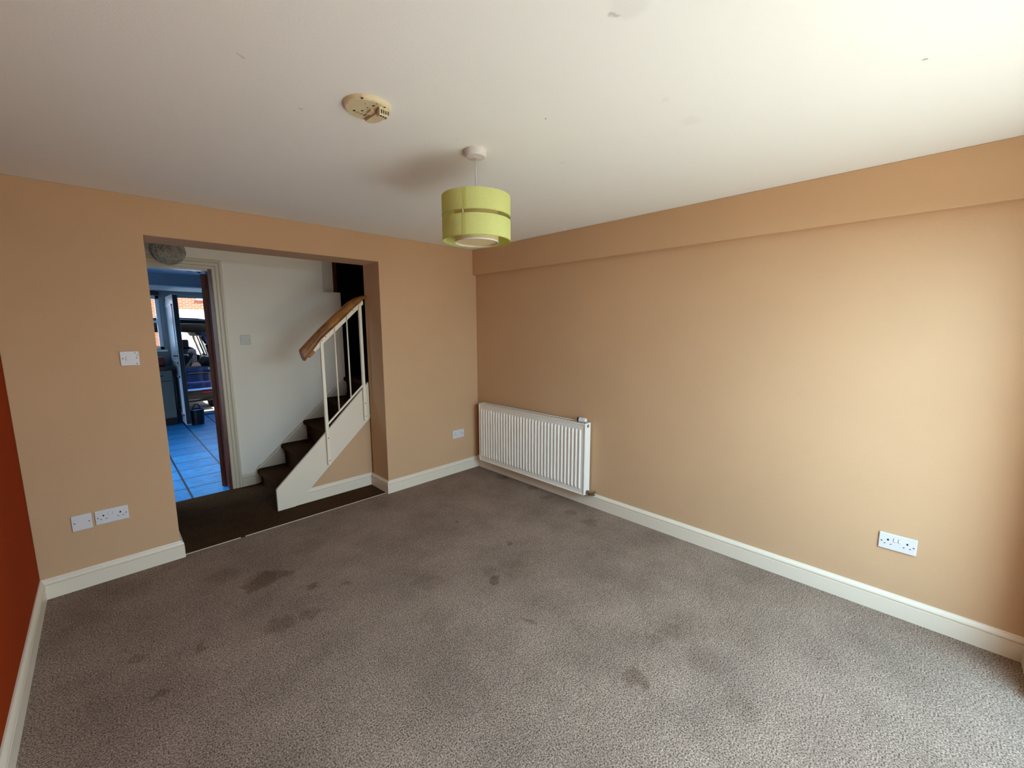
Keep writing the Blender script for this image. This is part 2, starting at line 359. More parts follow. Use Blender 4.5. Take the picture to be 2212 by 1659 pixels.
# stairwell beyond
struct(MB().box((2.90, YP, 0), (3.0, 5.6, 3.5)).build('wall_stair_right', SHADE))
struct(MB().box((1.72, 5.5, 0), (2.90, 5.6, 3.5)).build('wall_stair_far', SHADE))
struct(MB().box((1.66, YH+.1, 0), (1.76, 5.5, 3.5)).build('wall_stair_left', SHADE))
struct(MB().box((1.60, YP-.03, H), (1.70, YH+.1, 3.5)).build('wall_stair_upper', SHADE))
struct(MB().box((1.60, YP-.08, H), (3.0, YP, 3.5)).build('wall_stair_front', SHADE))
slab('ceiling_stair', (1.6, YP-.08, 3.5), (3.0, 5.6, 3.6), SHADE)
struct(MB().box((1.72, YH+.11, 1.897), (1.868, YH+.15, 3.4)).build('wall_landing', HALLW))
struct(MB().box((1.72, YH+.005, 1.872), (1.897, YH+.3, 1.893)).build('trim_3', HALLW))
st_lo = lambda x: max(0, (x-1.052)*.931+.01)
struct(MB().prism([(.98, 0), (OX1+.02, 0), (OX1+.02, st_lo(OX1+.02)), (1.06, .02)], 'y', YP, YP+.02).build('wall_understair', PEACH))

# skirting boards: profile with a groove and a rounded top
HS = .1173
PROF = [(0, 0), (.018, 0), (.018, .083), (.010, .0855), (.010, .0885), (.0175, .0905), (.0165, .098), (.0125, .106), (.007, .112), (.005, HS), (0, HS)]
def skirting(name, pts, m_=GLOSSW, prof=PROF, label=None):
    """mitred board following the wall line pts (x,y); the room lies to the right of travel"""
    P = [Vector((x, y)) for x, y in pts]; rings = []
    for i, p in enumerate(P):
        d0 = (P[i]-P[i-1]).normalized() if i else None; d1 = (P[i+1]-P[i]).normalized() if i < len(P)-1 else None
        n0 = Vector((d0.y, -d0.x)) if d0 else None; n1 = Vector((d1.y, -d1.x)) if d1 else None
        if n0 is None: off = n1
        elif n1 is None: off = n0
        else:
            b = (n0+n1).normalized(); off = b/max(.2, b.dot(n0))
        rings.append([(p.x+off.x*t, p.y+off.y*t, z) for t, z in prof])
    return struct(MB().loft(rings, close=True, caps=True).build(name, m_))
skirting('baseboard_left', [(XL, YF), (XL, YB), (OX0, YB), (OX0, YP-.03)])
skirting('baseboard_right', [(OX1, YP), (OX1, YB), (XR, YB), (XR, YF), (PX1, YF)])
skirting('baseboard_understair', [(1.045, YP), (OX1, YP)])
skirting('baseboard_hall', [(.838, YH), (.952, YH)], TRIMH)
# cream carpet bar between room and hall
o = MB().prism([(3.410, 0), (3.421, 0), (3.419, .004), (3.4155, .005), (3.412, .004)], 'x', OX0+.018, .585)
o.prism([(3.410, 0), (3.421, 0), (3.419, .004), (3.4155, .005), (3.412, .004)], 'x', .615, OX1-.018)
tag(o.build('carpet_threshold_strip', mat('tan_threshold_metal', srgb(176, 150, 120), .45)), 'thin cream threshold strip between beige carpet and dark hall carpet', 'threshold strip')

# ------------------------------------------------------------------ kitchen doorway architrave (structure)
AP = [(0, 0), (.008, 0), (.014, .006), (.014, .022), (.010, .026), (.016, .032), (.016, .050), (.011, .054), (.018, .062), (.018, .080), (0, .080)]
def arch():
    M_ = MB()
    # path around opening; profile t = out from wall, s = away from opening edge
    def ring(x, z, sx, sz): return [(x+s*sx, YH-t, z+s*sz) for t, s in AP]
    M_.loft([ring(KX1+.004, 0, 1, 0), ring(KX1+.004, KZ+.004, 1, 1), ring(KX0-.004, KZ+.004, -1, 1), ring(KX0-.004, 0, -1, 0)], close=True, caps=True)
    return M_
dd = struct(bpy.data.objects.new('door_2', None)); COL.objects.link(dd); dd.location = (KX1, YH, 0)
world_child(arch(), 'architrave', TRIMH, dd)
world_child(MB().box((KX1-.022, YH-.002, 0), (KX1+.006, YH+.105, KZ+.006)).box((KX0-.006, YH-.002, 0), (KX0+.022, YH+.105, KZ+.006)), 'door_jamb', DOORW, dd)
world_child(MB().box((KX0+.022, YH-.002, KZ-.012), (KX1-.022, YH+.105, KZ+.006)), 'door_head', TRIMH, dd)
# wooden leaf folded back into the kitchen, seen on its edge
M_ = MB(); R_ = Matrix.Translation((KX1-.022, YH+.11, 0)) @ Matrix.Rotation(-math.radians(13), 4, 'Z')
M_.box((-.038, 0, .008), (0, .76, KZ-.03), R_)
leaf = world_child(M_, 'door_leaf', DOORW, dd, bevel=.003)
for z in (.22, 1.78):
    world_child(MB().box((-.004, -.006, z), (.012, .004, z+.09), R_), 'hinge', STEELS, leaf)

# ------------------------------------------------------------------ staircase
st = thing('staircase', 'enclosed staircase with dark brown carpet and white stringers rising to the right', 'staircase', (.912, 3.73, 0))
Y0, Y1 = 3.70, 3.727
tops = lambda x: .187+(x-.913)*.935
world_child(MB().prism([(.912, 0), (1.048, 0), (1.757, .664), (1.757, tops(1.757)+.03), (1.25, .507), (.918, .192), (.912, .18)], 'y', Y0, Y1), 'stringer', GLOSSW, st, bevel=.003)
ws = lambda x: .158+.908*(x-.984)
world_child(MB().prism([(.952, 0), (.972, 0), (1.15, .12), (1.897, .80), (1.897, ws(1.897)), (1.02, .195), (.985, .178), (.962, .15), (.952, .11)], 'y', YH-.030, YH-.0005), 'wall_stringer', TRIMH, st, bevel=.012, seg=3)
for k in range(9):
    xn = .962+.2245*k; zt = .152+.2075*k; zb = zt-.2075 if k else -.001
    x1 = xn+.2245+.04 if k < 4 else 2.88
    if xn > 2.86: break
    p = [(xn+.035, zb), (xn+.030, zt-.06), (xn+.008, zt-.045), (xn, zt-.028), (xn+.004, zt-.010), (xn+.018, zt-.001), (xn+.045, zt), (x1, zt), (x1, zb)]
    world_child(MB().prism(p, 'y', 3.752, YH-.031), 'step', CARPETS, st, smooth=False)
# balustrade
RY = 3.672
ba = thing('stair_balustrade', 'white metal stair railing topped with a varnished brown wooden handrail', 'stair railing', (1.345, RY+.014, .306))
sl = (1.762-1.348)/(1.717-1.256)
pl = lambda x: 1.348+(x-1.256)*sl
world_child(MB().prism([(1.252, pl(1.252)), (1.733, pl(1.733)), (1.739, pl(1.739)-.052), (1.283, pl(1.283)-.062)], 'y', RY+.012, RY+.018), 'support_plate', STEELW, ba)
lw = lambda x: .689+(x-1.363)*.925
world_child(MB().prism([(1.352, lw(1.352)), (1.70, lw(1.70)), (1.70, lw(1.70)-.019), (1.352, lw(1.352)-.019)], 'y', RY+.008, RY+.020), 'bottom_rail', STEELW, ba)
def post(x0t, x0b, zt, zb, wd):
    return MB().prism([(x0b, zb), (x0b+wd, zb), (x0t+wd, zt+wd*sl), (x0t, zt)], 'y', RY, RY+.026)
for xt, xb, zt, zb in ((1.333, 1.333, 1.395, .305), (1.690, 1.690, 1.722, .652)):
    p_ = world_child(post(xt, xb, zt, zb, .025), 'newel_post', STEELW, ba, bevel=.002)
    for zz in (zb+.04, zb+.245):
        if zz > zb+.2 and xb > 1.5: zz -= .08
        world_child(MB().tube([(xb+.014, RY-.002, zz), (xb+.014, RY+.004, zz)], .0045, 10), 'screw', DARK, p_)
for x in (1.458, 1.572):
    world_child(MB().tube([(x+.005, RY+.014, lw(x)-.005), (x+.005, RY+.014, pl(x)-.01)], .0065, 10), 'baluster', STEELW, ba, smooth=True)
for x in (1.385, 1.64):
    world_child(MB().tube([(x, RY+.009, pl(x)-.022), (x, RY+.013, pl(x)-.022)], .004, 8), 'screw', DARK, ba)
# handrail
rp = [(1.165, 1.338, 1.243), (1.338, 1.514, 1.420), (1.548, 1.703, 1.606), (1.60, 1.748, 1.655), (1.66, 1.782, 1.71), (1.72, 1.803, 1.762), (1.757, 1.812, 1.787)]
rings = []
for i, (x, zt, zb) in enumerate(rp):
    sec = [(-.022, .0), (-.030, .28), (-.030, .55), (-.022, .82), (-.008, .97), (.010, 1), (.028, .97), (.042, .82), (.050, .55), (.050, .28), (.042, 0)]
    lean = .030 if i == 0 else 0
    rings.append([(x+lean*(1-t), RY+.004+y_, zb+(zt-zb)*t) for y_, t in sec])
hr = world_child(MB().loft(rings, close=True, caps=True), 'handrail', RAILW, ba, bevel=.003)
world_child(MB().prism([(1.205, 1.300), (1.256, pl(1.256)), (1.287, 1.312), (1.241, 1.268)], 'y', RY-.004, RY+.034), 'rail_fillet', RAILW, hr)
# post glimpsed on the upper flight
struct(MB().box((1.869, YH+.105, 1.893), (1.912, YH+.16, 3.3)).build('trim_4', DOORW))

# ------------------------------------------------------------------ sockets and switches (local: x right, z up, facing -y)
def plate(t, w_, h_, d_=.009, m_=PLAST):
    return MB().box((-w_/2, -d_, -h_/2), (w_/2, .0, h_/2)).build('faceplate', m_, t, bevel=.003, seg=2)
def screw(t, x, z, y=-.0095): return MB().tube([(x, y-.0008, z), (x, y+.002, z)], .0035, 10).build('screw', STEELS, t)
def double_socket(label, loc, rotz):
    t = thing('double_socket', label, 'socket', loc, rotz, 'double wall sockets')
    plate(t, .146, .086)
    for s in (-1, 1):
        cx = s*.037
        for q in ((cx-.0035, .004, cx+.0035, .013), (cx-.0150, -.0145, cx-.0085, -.0110), (cx+.0085, -.0145, cx+.0150, -.0110)):
            MB().box((q[0], -.0098, q[1]), (q[2], -.008, q[3])).build('pin_hole', DARK, t)
        MB().prism([(-.0138, .006), (-.0095, .006), (-.0095, .024), (-.0125, .024)], 'x', s*.009-.006, s*.009+.006).build('rocker_switch', PLAST, t, bevel=.0008)
        screw(t, s*.0615, -.002)
    return t
double_socket('white double socket beside the blank plate left of the opening', (-.055, YB, .402), 0)
double_socket('white double socket on the back wall beside the radiator', (2.565, YB, .412), 0)
double_socket('white double socket on the long wall right of the radiator', (XR, .0214, .3974), -PI/2)
t = thing('blank_plate', 'small white blank wall plate left of a double socket', 'wall plate', (-.183, YB, .399), 0)
plate(t, .084, .092); screw(t, -.030, .0); screw(t, .030, .0)
t = thing('light_switch', 'white light switch on the peach wall left of the opening', 'light switch', (.115, YB, 1.341), 0)
plate(t, .086, .086); MB().prism([(-.0145, -.012), (-.009, -.012), (-.009, .012), (-.011, .012)], 'x', -.018, .006).build('rocker_switch', PLAST, t, bevel=.0008)
screw(t, -.031, 0); screw(t, .031, .002)
for x, z, q in ((.026, .031, .0025), (.035, .018, .0025), (.030, -.032, .003)): MB().tube([(x, -.0098, z), (x, -.0085, z)], q, 8).build('plate_hole', DARK, t)
t = thing('wall_plate', 'dull grey blank plate on the white hall wall beside the stairs', 'wall plate', (.971, YH, 1.407), 0)
plate(t, .084, .092, .006, PLASTG); screw(t, -.030, .0, -.0065); screw(t, .032, .0, -.0065)

# ------------------------------------------------------------------ radiator
RX0, RX1, RY0, RY1, RZ0, RZ1 = 2.745, 2.822, 1.926, 3.268, .117, .729
rad = thing('radiator', 'long white ribbed panel radiator on the wall in the corner', 'radiator', (XR, (RY0+RY1)/2, RZ0))
def ribbed():
    bm_ = MB(); n = 34; cols = [RY0+.004]; dep = [0.0]
    a, b = RY0+.032, RY1-.018; pitch = (b-a)/n
    for k in range(n):
        c = a+pitch*(k+.5)
        for u, dpt in ((-.46, 0), (-.30, 0), (-.17, .75), (-.06, 1), (.06, 1), (.17, .75), (.30, 0)):
            cols.append(c+u*pitch); dep.append(dpt)
    cols.append(RY1-.004); dep.append(0)
    rows = [(RZ0+.004, 0), (RZ0+.040, 0), (RZ0+.050, .6), (RZ0+.064, 1), (RZ1-.074, 1), (RZ1-.060, .6), (RZ1-.050, 0), (RZ1-.012, 0)]
    G = [[bm_.bm.verts.new((RX0+.006-.0100*dv*rv, yv, zv)) for yv, dv in zip(cols, dep)] for zv, rv in rows]
    for A, B in zip(G, G[1:]):
        for i in range(len(A)-1): bm_.bm.faces.new((A[i], A[i+1], B[i+1], B[i]))
    return bm_
fp = world_child(ribbed(), 'front_panel', RADW, rad, smooth=False)
so = fp.modifiers.new('solid', 'SOLIDIFY'); so.thickness = .0012
world_child(MB().box((RX1-.012, RY0+.01, RZ0+.01), (RX1, RY1-.01, RZ1-.02)), 'back_panel', RADW, rad)
world_child(MB().box((RX0+.016, RY0+.02, RZ0+.03), (RX1-.012, RY1-.02, RZ1-.08)), 'convector_fins', GRILLE, rad)
for ya, yb_ in ((RY0, RY0+.003), (RY1-.003, RY1)):
    sp = world_child(MB().box((RX0, ya, RZ0), (RX1+.006, yb_, RZ1)), 'side_panel', RADW, rad, bevel=.001)
e = MB().box((RX0, RY0+.002, RZ1-.012), (RX0+.006, RY1-.002, RZ1)).box((RX0, RY0+.002, RZ0), (RX0+.006, RY1-.002, RZ0+.006))
e.box((RX0, RY0, RZ0), (RX0+.006, RY0+.006, RZ1)).box((RX0, RY1-.006, RZ0), (RX0+.006, RY1, RZ1))
world_child(e, 'edge_trim', RADW, rad, bevel=.0015)
g = MB().box((RX0+.002, RY0+.003, RZ1-.003), (RX0+.016, RY1-.003, RZ1)).box((RX1-.014, RY0+.003, RZ1-.003), (RX1+.004, RY1-.003, RZ1))
nb = 37
for k in range(nb+1):
    yy = RY0+.003+(RY1-RY0-.018)*k/nb
    g.box((RX0+.016, yy, RZ1-.003), (RX1-.014, yy+.012, RZ1-.0005))
world_child(g, 'top_grille', RADW, rad)
world_child(MB().tube([(2.79, RY0-.004, RZ1-.024), (2.79, RY0+.002, RZ1-.024)], .0125, 16), 'plug_ring', DARK, rad)
world_child(MB().tube([(2.79, RY0-.007, RZ1-.024), (2.79, RY0-.003, RZ1-.024)], .007, 6), 'bleed_plug', PLAST, rad)
v = MB().tube([(2.79, RY0+.004, .135), (2.79, RY0-.014, .135), (2.79, RY0-.0141, .135), (2.79, RY0-.05, .132), (2.79, RY0-.0501, .132), (2.79, RY0-.066, .131)], [.017, .017, .012, .012, .016, .014], 14)
v.tube([(2.79, RY0-.045, .132), (2.80, RY0-.046, .130), (XR-.002, RY0-.047, .130)], .009, 10).tube([(2.79, RY0-.066, .131), (2.79, RY0-.082, .130)], .006, 8).tube([(2.79, RY0-.028, .128), (2.79, RY0-.028, .112)], .008, 8)
world_child(v, 'lockshield_valve', BRASS, rad)
world_child(MB().tube([(2.79, RY1-.002, .138), (2.79, RY1+.018, .138), (2.79, RY1+.0181, .138), (2.79, RY1+.055, .138), (2.79, RY1+.064, .138)], [.012, .012, .021, .021, .014], 14).tube([(2.79, RY1+.03, .138), (XR-.002, RY1+.03, .138)], .008, 8), 'valve_cap', PLAST, rad)
for yy in (2.2, 2.98): world_child(MB().box((RX1, yy, .2), (XR-.0005, yy+.03, .65)), 'wall_bracket', RADW, rad)
# thermostatic head lying on top
th = thing('thermostatic_head', 'loose white thermostatic valve head with black collar lying on radiator top', 'valve head', (2.785, 1.99, RZ1))
M2 = Matrix.Translation((0, 0, .0205)) @ Matrix.Rotation(math.radians(100), 4, 'Z') @ Matrix.Rotation(PI/2, 4, 'Y')
def lath_x(prof, n=24):
    b = MB().lathe(prof, n=n); bmesh.ops.transform(b.bm, matrix=M2, verts=b.bm.verts); return b
lath_x([(0, -.048), (.012, -.047), (.0185, -.040), (.0195, -.030), (.0195, .004), (.0205, .006), (.0205, .018), (0, .018)]).build('head_body', CREAM if 0 else PLAST, th, smooth=False)
lath_x([(0, .018), (.0205, .018), (.0205, .030), (.017, .034), (0, .034)]).build('collar', BLACKP, th)

# ------------------------------------------------------------------ ceiling pendant
LX, LY = 1.27, 1.508
pd = thing('pendant_lamp', 'lime green two-tier drum pendant lamp hanging from the ceiling', 'pendant lamp', (LX, LY, H))
MB().lathe([(0, 0), (.050, 0), (.050, -.006), (.047, -.024), (.042, -.030), (.010, -.033), (0, -.033)]).build('ceiling_rose', PLAST, pd, smooth=False, bevel=.001)
MB().tube([(0, 0, -.03), (0, 0, -.20)], .0032, 8).build('cable', PLAST, pd, smooth=True)
MB().lathe([(0, -.195), (.012, -.195), (.017, -.205), (.019, -.245), (.019, -.262), (0, -.262)], n=20).build('lamp_holder', PLAST, pd)
R0 = .155
def band(z0, z1, r, th_=.0015): return MB().lathe([(r, z0), (r, z1), (r-th_, z1), (r-th_, z0)], n=96, closed=True)
for z0, z1 in ((-.287, -.200), (-.391, -.3025)):
    sh = band(z0, z1, R0).build('shade_tier', LIME, pd, smooth=False)
    MB().lathe([(R0+.0008, z0-.0005), (R0+.0008, z0+.003), (R0-.002, z0+.003), (R0-.002, z0-.0005)], n=96, closed=True).build('rim', LIMEIN, sh)
    # overlap seam facing the camera's left
    a0 = math.radians(209 if z0 > -.3 else 207.5); s_ = MB(); n = 4; da = .095
    s_.loft([[( (R0+.0012)*math.cos(a0+da*i/n), (R0+.0012)*math.sin(a0+da*i/n), z) for z in (z0+.001, z1-.001)] for i in range(n+1)], close=False)
    s_.build('seam', LIMEIN, sh)
RI = .099
inn = band(-.396, -.222, RI, .001).build('inner_diffuser', OPAL, pd)
MB().lathe([(0, -.388), (RI-.002, -.388), (RI-.002, -.390), (0, -.390)], n=64).build('diffuser_disc', OPAL, pd)
MB().lathe([(RI+.001, -.398), (RI+.001, -.393), (RI-.002, -.393), (RI-.002, -.398)], n=64, closed=True).build('diffuser_rim', PLAST, pd)
w_ = MB()
for k in range(3):
    a = math.radians(208+120*k); c, s_ = math.cos(a), math.sin(a)
    w_.tube([(.017*c, .017*s_, -.262), ((R0-.003)*c, (R0-.003)*s_, -.262)], .0012, 6)
    w_.tube([((R0-.003)*c, (R0-.003)*s_, -.205), ((R0-.003)*c, (R0-.003)*s_, -.386)], .0019, 6)
w_.build('wire_frame', PLAST, pd)

# smoke alarm base
sm = thing('smoke_alarm_base', 'round yellowed smoke alarm base plate without its cover on ceiling', 'smoke alarm', (.756, 1.487, H))
MB().lathe([(0, 0), (.081, 0), (.081, -.004), (.078, -.012), (.073, -.0155), (0, -.0155)], n=64).build('base_plate', CREAM, sm, smooth=False)
q_ = lambda pts: [(x+.001, y+.001) for x, y in pts]
MB().prism(q_([(.015, .054), (.019, -.023), (.050, -.036), (.060, -.010), (.056, .024), (.045, .048), (.030, .058)]), 'z', -.0275, -.0145).build('terminal_cover', CREAM, sm, bevel=.0012)
MB().prism(q_([(.001, .009), (.001, -.023), (.019, -.022), (.017, .014)]), 'z', -.0215, -.0145).build('latch_block', CREAM, sm, bevel=.001)
MB().prism(q_([(.016, -.036), (.050, -.034), (.046, -.060), (.014, -.058)]), 'z', -.042, -.0145).build('plug_connector', CREAM, sm, bevel=.001)
for k in range(4): MB().box((.021+.008*k, -.0606, -.036), (.0235+.008*k, -.0570, -.024)).build('connector_slot', DARK, sm)
for k in range(3): MB().box((.019+.010*k, -.056+.002*k, -.0425), (.025+.010*k, -.048+.002*k, -.0415)).build('connector_slot', DARK, sm)
for x, y, w2, h2, an in ((-.051, -.066, .005, .010, 0), (-.036, .031, .006, .010, .3), (-.002, -.047, .005, .012, .4), (-.015, .012, .005, .010, .4), (.030, -.060, .004, .016, .2), (.005, .034, .004, .014, .2),
                         (-.024, .034, .014, .0022, -.5), (-.008, .036, .014, .0022, -.5), (-.011, -.020, .004, .004, 0), (.000, -.066, .004, .004, 0), (-.028, -.040, .003, .003, 0)):
    MB().box((-w2/2, -h2/2, -.0160), (w2/2, h2/2, -.0150), Matrix.Translation((x+.001, y+.001, 0)) @ Matrix.Rotation(an, 4, 'Z')).build('mounting_slot', DARK, sm)

# ------------------------------------------------------------------ hall string-ball lampshade
hp = thing('string_ball_lampshade', 'grey woven string ball lampshade hanging in the hall by kitchen doorway', 'lampshade', (.437, 4.2, H))
sb = MB(); Rb = .108; cz = -.19
for k in range(150):
    ax = Vector((random.gauss(0,1), random.gauss(0,1), random.gauss(0,1))).normalized(); q = ax.to_track_quat('Z', 'Y')
    off = random.uniform(-.75, .75); rr = math.sqrt(1-off*off); a0 = random.uniform(0, 6.28); ln = random.uniform(2, 6)
    pts = []
    for i in range(14):
        a = a0+ln*i/13; v_ = q @ Vector((rr*math.cos(a), rr*math.sin(a), off)); v_ *= Rb*(1+random.uniform(-.01, .02)); pts.append((v_.x, v_.y, v_.z*.98+cz))
    sb.tube(pts, .0013, 4)
sb.build('woven_strands', STRAW, hp)
MB().lathe([(math.sin(a)*(Rb-.004), cz-math.cos(a)*(Rb-.004)*.98) for a in [PI*i/16 for i in range(17)]], n=32).build('inner_globe', mat('grey_globe_lining', srgb(128, 120, 108), .9), hp, smooth=True)
MB().tube([(0, 0, 0), (0, 0, -.09)], .003, 8).build('cable', PLAST, hp)
MB().lathe([(0, 0), (.04, 0), (.038, -.02), (0, -.022)], n=24).build('ceiling_rose', PLAST, hp)

# ------------------------------------------------------------------ kitchen
KY = 8.88
slab('wall_kitchen_right', (1.66, 5.6, -.1), (1.76, KY+.25, 2.5), KWALL)
struct(MB().box((1.60, YH+.1, 0), (1.66, 5.65, 2.5)).build('wall_kitchen_side', KWALL))
# left wall with a window opening out of view
struct(MB().prism([(YH+.1, -.1), (KY+.25, -.1), (KY+.25, 2.5), (YH+.1, 2.5), (YH+.1, 2.05), (6.7, 2.05), (6.7, .95), (5.1, .95), (5.1, 2.05), (YH+.1, 2.05)], 'x', -1.7, -1.6).build('wall_kitchen_left', KWALL))
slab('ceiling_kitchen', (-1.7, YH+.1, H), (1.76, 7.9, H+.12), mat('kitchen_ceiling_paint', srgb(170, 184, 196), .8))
slab('trim_5', (-1.7, 7.9, 2.116), (1.76, KY, 2.5), KWALL)
slab('trim_6', (-1.7, 7.888, 2.108), (1.66, 7.9, 2.128), UPVC)
WX0, WX1, WZ0, WZ1 = -.35, .742, 1.165, 2.04
DX0, DX1, DZ = .88, 1.60, 2.04
far = MB().box((-1.7, KY, -.1), (WX0, KY+.25, 2.5)).box((WX0, KY, -.1), (WX1, KY+.25, WZ0)).box((WX0, KY, WZ1), (DX0, KY+.25, 2.5)).box((WX1, KY, -.1), (DX0, KY+.25, WZ1)).box((DX0, KY, DZ), (DX1, KY+.25, 2.5)).box((DX1, KY, -.1), (1.76, KY+.25, 2.5))
struct(far.build('wall_kitchen_far', KWALL))
wd = struct(bpy.data.objects.new('window_1', None)); COL.objects.link(wd); wd.location = (WX1, KY+.06, WZ0)
f_ = MB(); ya, yb_ = KY+.03, KY+.09
f_.box((WX0, ya, WZ0), (WX0+.055, yb_, WZ1)).box((WX1-.055, ya, WZ0), (WX1, yb_, WZ1)).box((WX0, ya, WZ1-.055), (WX1, yb_, WZ1)).box((WX0, ya, WZ0), (WX1, yb_, WZ0+.055)).box((.17, ya, WZ0), (.23, yb_, WZ1)).box((WX0, ya+.01, 1.605), (WX1, yb_, 1.64))
world_child(f_, 'window_frame', UPVC, wd, bevel=.006)
world_child(MB().box((WX0+.05, KY+.055, WZ0+.05), (WX1-.05, KY+.062, WZ1-.05)), 'glass_pane', GLASS, wd)
world_child(MB().box((WX0-.03, KY-.05, WZ0-.03), (WX1+.03, KY+.03, WZ0)), 'window_sill', UPVC, wd, bevel=.004)
tag(MB().box((WX0-.02, KY-.07, 2.043), (WX1, KY-.005, 2.095)).build('blind_cassette', BLACKP), 'narrow black roller blind cassette above the kitchen window', 'blind')
struct(MB().box((-1.0, KY-.008, .92), (.80, KY, WZ0-.03)).build('trim_7', TILEW))
# back door, open inwards
bd = struct(bpy.data.objects.new('door_3', None)); COL.objects.link(bd); bd.location = (DX0, KY, 0)
f_ = MB().box((DX0, KY+.04, -.02), (DX0+.05, KY+.11, DZ)).box((DX1-.05, KY+.04, -.02), (DX1, KY+.11, DZ)).box((DX0, KY+.04, DZ-.02), (DX1, KY+.11, DZ))
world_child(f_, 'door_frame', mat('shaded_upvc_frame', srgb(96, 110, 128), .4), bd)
world_child(MB().box((DX0, KY-.02, -.02), (DX1, KY+.13, .03)).box((DX0, KY+.09, .03), (DX1, KY+.11, .045)), 'door_sill', mat('grey_blue_sill', srgb(110, 128, 150), .4), bd)
LX0, LX1, LY0, LY1 = .815, .880, 7.985, 8.86
lf = world_child(MB().box((LX0, LY0, .03), (LX1, LY1, 2.02)), 'door_leaf', UPVC, bd, bevel=.004)
for za, zb in ((.16, .78), (.98, 1.88)):
    e = MB().box((LX0-.012, LY0+.10, za), (LX0+.002, LY0+.125, zb)).box((LX0-.012, LY1-.125, za), (LX0+.002, LY1-.10, zb)).box((LX0-.012, LY0+.10, za), (LX0+.002, LY1-.10, za+.025)).box((LX0-.012, LY0+.10, zb-.025), (LX0+.002, LY1-.10, zb))
    world_child(e, 'panel_moulding', UPVC, lf)
world_child(MB().box((LX0+.006, LY0-.004, .04), (LX1-.002, LY0+.002, 2.01)), 'dark_edge', DEALING, lf)  # dark strip covering the leaf's near edge
world_child(MB().box((LX0-.006, LY0+.02, .93), (LX0, LY0+.055, 1.18)), 'handle_plate', mat('gold_handle_plate', srgb(220, 196, 140), .25, .7), lf)
world_child(MB().tube([(LX0, LY0+.04, 1.10), (LX0-.05, LY0+.04, 1.10), (LX0-.055, LY0+.15, 1.10)], .008, 8), 'lever_handle', BLACKP, lf)
world_child(MB().tube([(LX1, LY0+.04, 1.115), (LX1+.052, LY0+.04, 1.115), (LX1+.057, LY0+.04, 1.09)], .007, 8), 'outer_handle', CHROME, lf)
# small white box on the wall between window and door
tag(MB().box((.805, KY-.03, 1.852), (.850, KY, 1.945)).build('wall_sensor_box', UPVC, bevel=.004), 'small white box on the wall between kitchen window and back door', 'wall box')
# base units and worktop under the window
def cabinet(x0, x1, label):
    c = thing('base_cabinet', label, 'kitchen cabinet', (x0, KY, 0), 0, 'kitchen base cabinets')
    world_child(MB().box((x0+.002, 8.26, .12), (x1-.002, KY-.002, .876)), 'carcass', CABG, c)
    world_child(MB().box((x0+.002, 8.30, .001), (x1-.002, 8.34, .12)), 'plinth', BLACKP, c)
    dr = world_child(MB().box((x0+.006, 8.238, .715), (x1-.006, 8.258, .866)), 'drawer_front', CABG, c, bevel=.003)
    world_child(MB().tube([(x0+.12, 8.224, .79), (x1-.12, 8.224, .79)], .006, 8), 'handle', BLACKP, dr)
    dl = world_child(MB().box((x0+.006, 8.238, .135), (x1-.006, 8.258, .700)), 'cabinet_door', CABG, c, bevel=.003)
    return c
cabinet(.20, .745, 'sage grey base cabinet nearest the open back door')
cabinet(-.40, .198, 'sage grey base cabinet behind the peach wall edge')
tag(MB().box((-.42, 8.215, .878), (.79, KY-.010, .925)).build('kitchen_worktop', BLACK, bevel=.004), 'black kitchen worktop under the kitchen window', 'worktop')
tst = thing('bread_bin', 'dark red box standing on the black worktop under the window', 'bread bin', (.62, 8.6, .925))
MB().box((-.12, -.10, 0), (.075, .10, .14)).build('bin_body', REDK, tst, bevel=.02, seg=4)
MB().box((-.12, -.104, .095), (.075, -.098, .10)).build('lid_gap', BLACKP, tst)
# spotlights below the kitchen ceiling
for i, (x, y, lab) in enumerate(((.797, 6.0, 'left dark spotlight of two below the kitchen ceiling'), (.905, 6.05, 'right dark spotlight of two below the kitchen ceiling'))):
    sp = thing('ceiling_spotlight', lab, 'spotlight', (x, y, H), .5*i, 'kitchen ceiling spotlights')
    MB().lathe([(0, 0), (.03, 0), (.03, -.015), (0, -.015)], n=20).build('mount', BLACKP, sp)
    MB().tube([(0, 0, -.01), (0, 0, -.06)], .006, 8).build('stem', BLACKP, sp)
    b = MB().lathe([(0, -.055), (.022, -.058), (.032, -.075), (.036, -.14), (.030, -.141), (0, -.12)], n=24)
    if i: bmesh.ops.rotate(b.bm, verts=b.bm.verts, cent=(0, 0, -.09), matrix=Matrix.Rotation(.8, 3, 'Y'))
    b.build('spot_head', BLACKP, sp)
# bag with loop handle by the door
bg_ = thing('shopping_basket', 'black round basket with loop handle on slate tiles beside open door', 'basket', (.975, 8.10, 0))
MB().lathe([(0, 0), (.080, 0), (.088, .10), (.095, .245), (.090, .245), (.083, .10), (.078, .012), (0, .012)], n=32).build('basket_body', BLACKP, bg_)
MB().lathe([(.097, .238), (.099, .245), (.095, .252), (.089, .247), (.090, .238)], n=32, closed=True).build('rim', mat('blue_grey_rim', srgb(120, 150, 190), .35), bg_)
MB().tube([(.0-.045*math.cos(a), 0, .24+.085*math.sin(a)) for a in [PI*i/12 for i in range(13)]], .008, 8).build('handle', BLACKP, bg_, smooth=True)

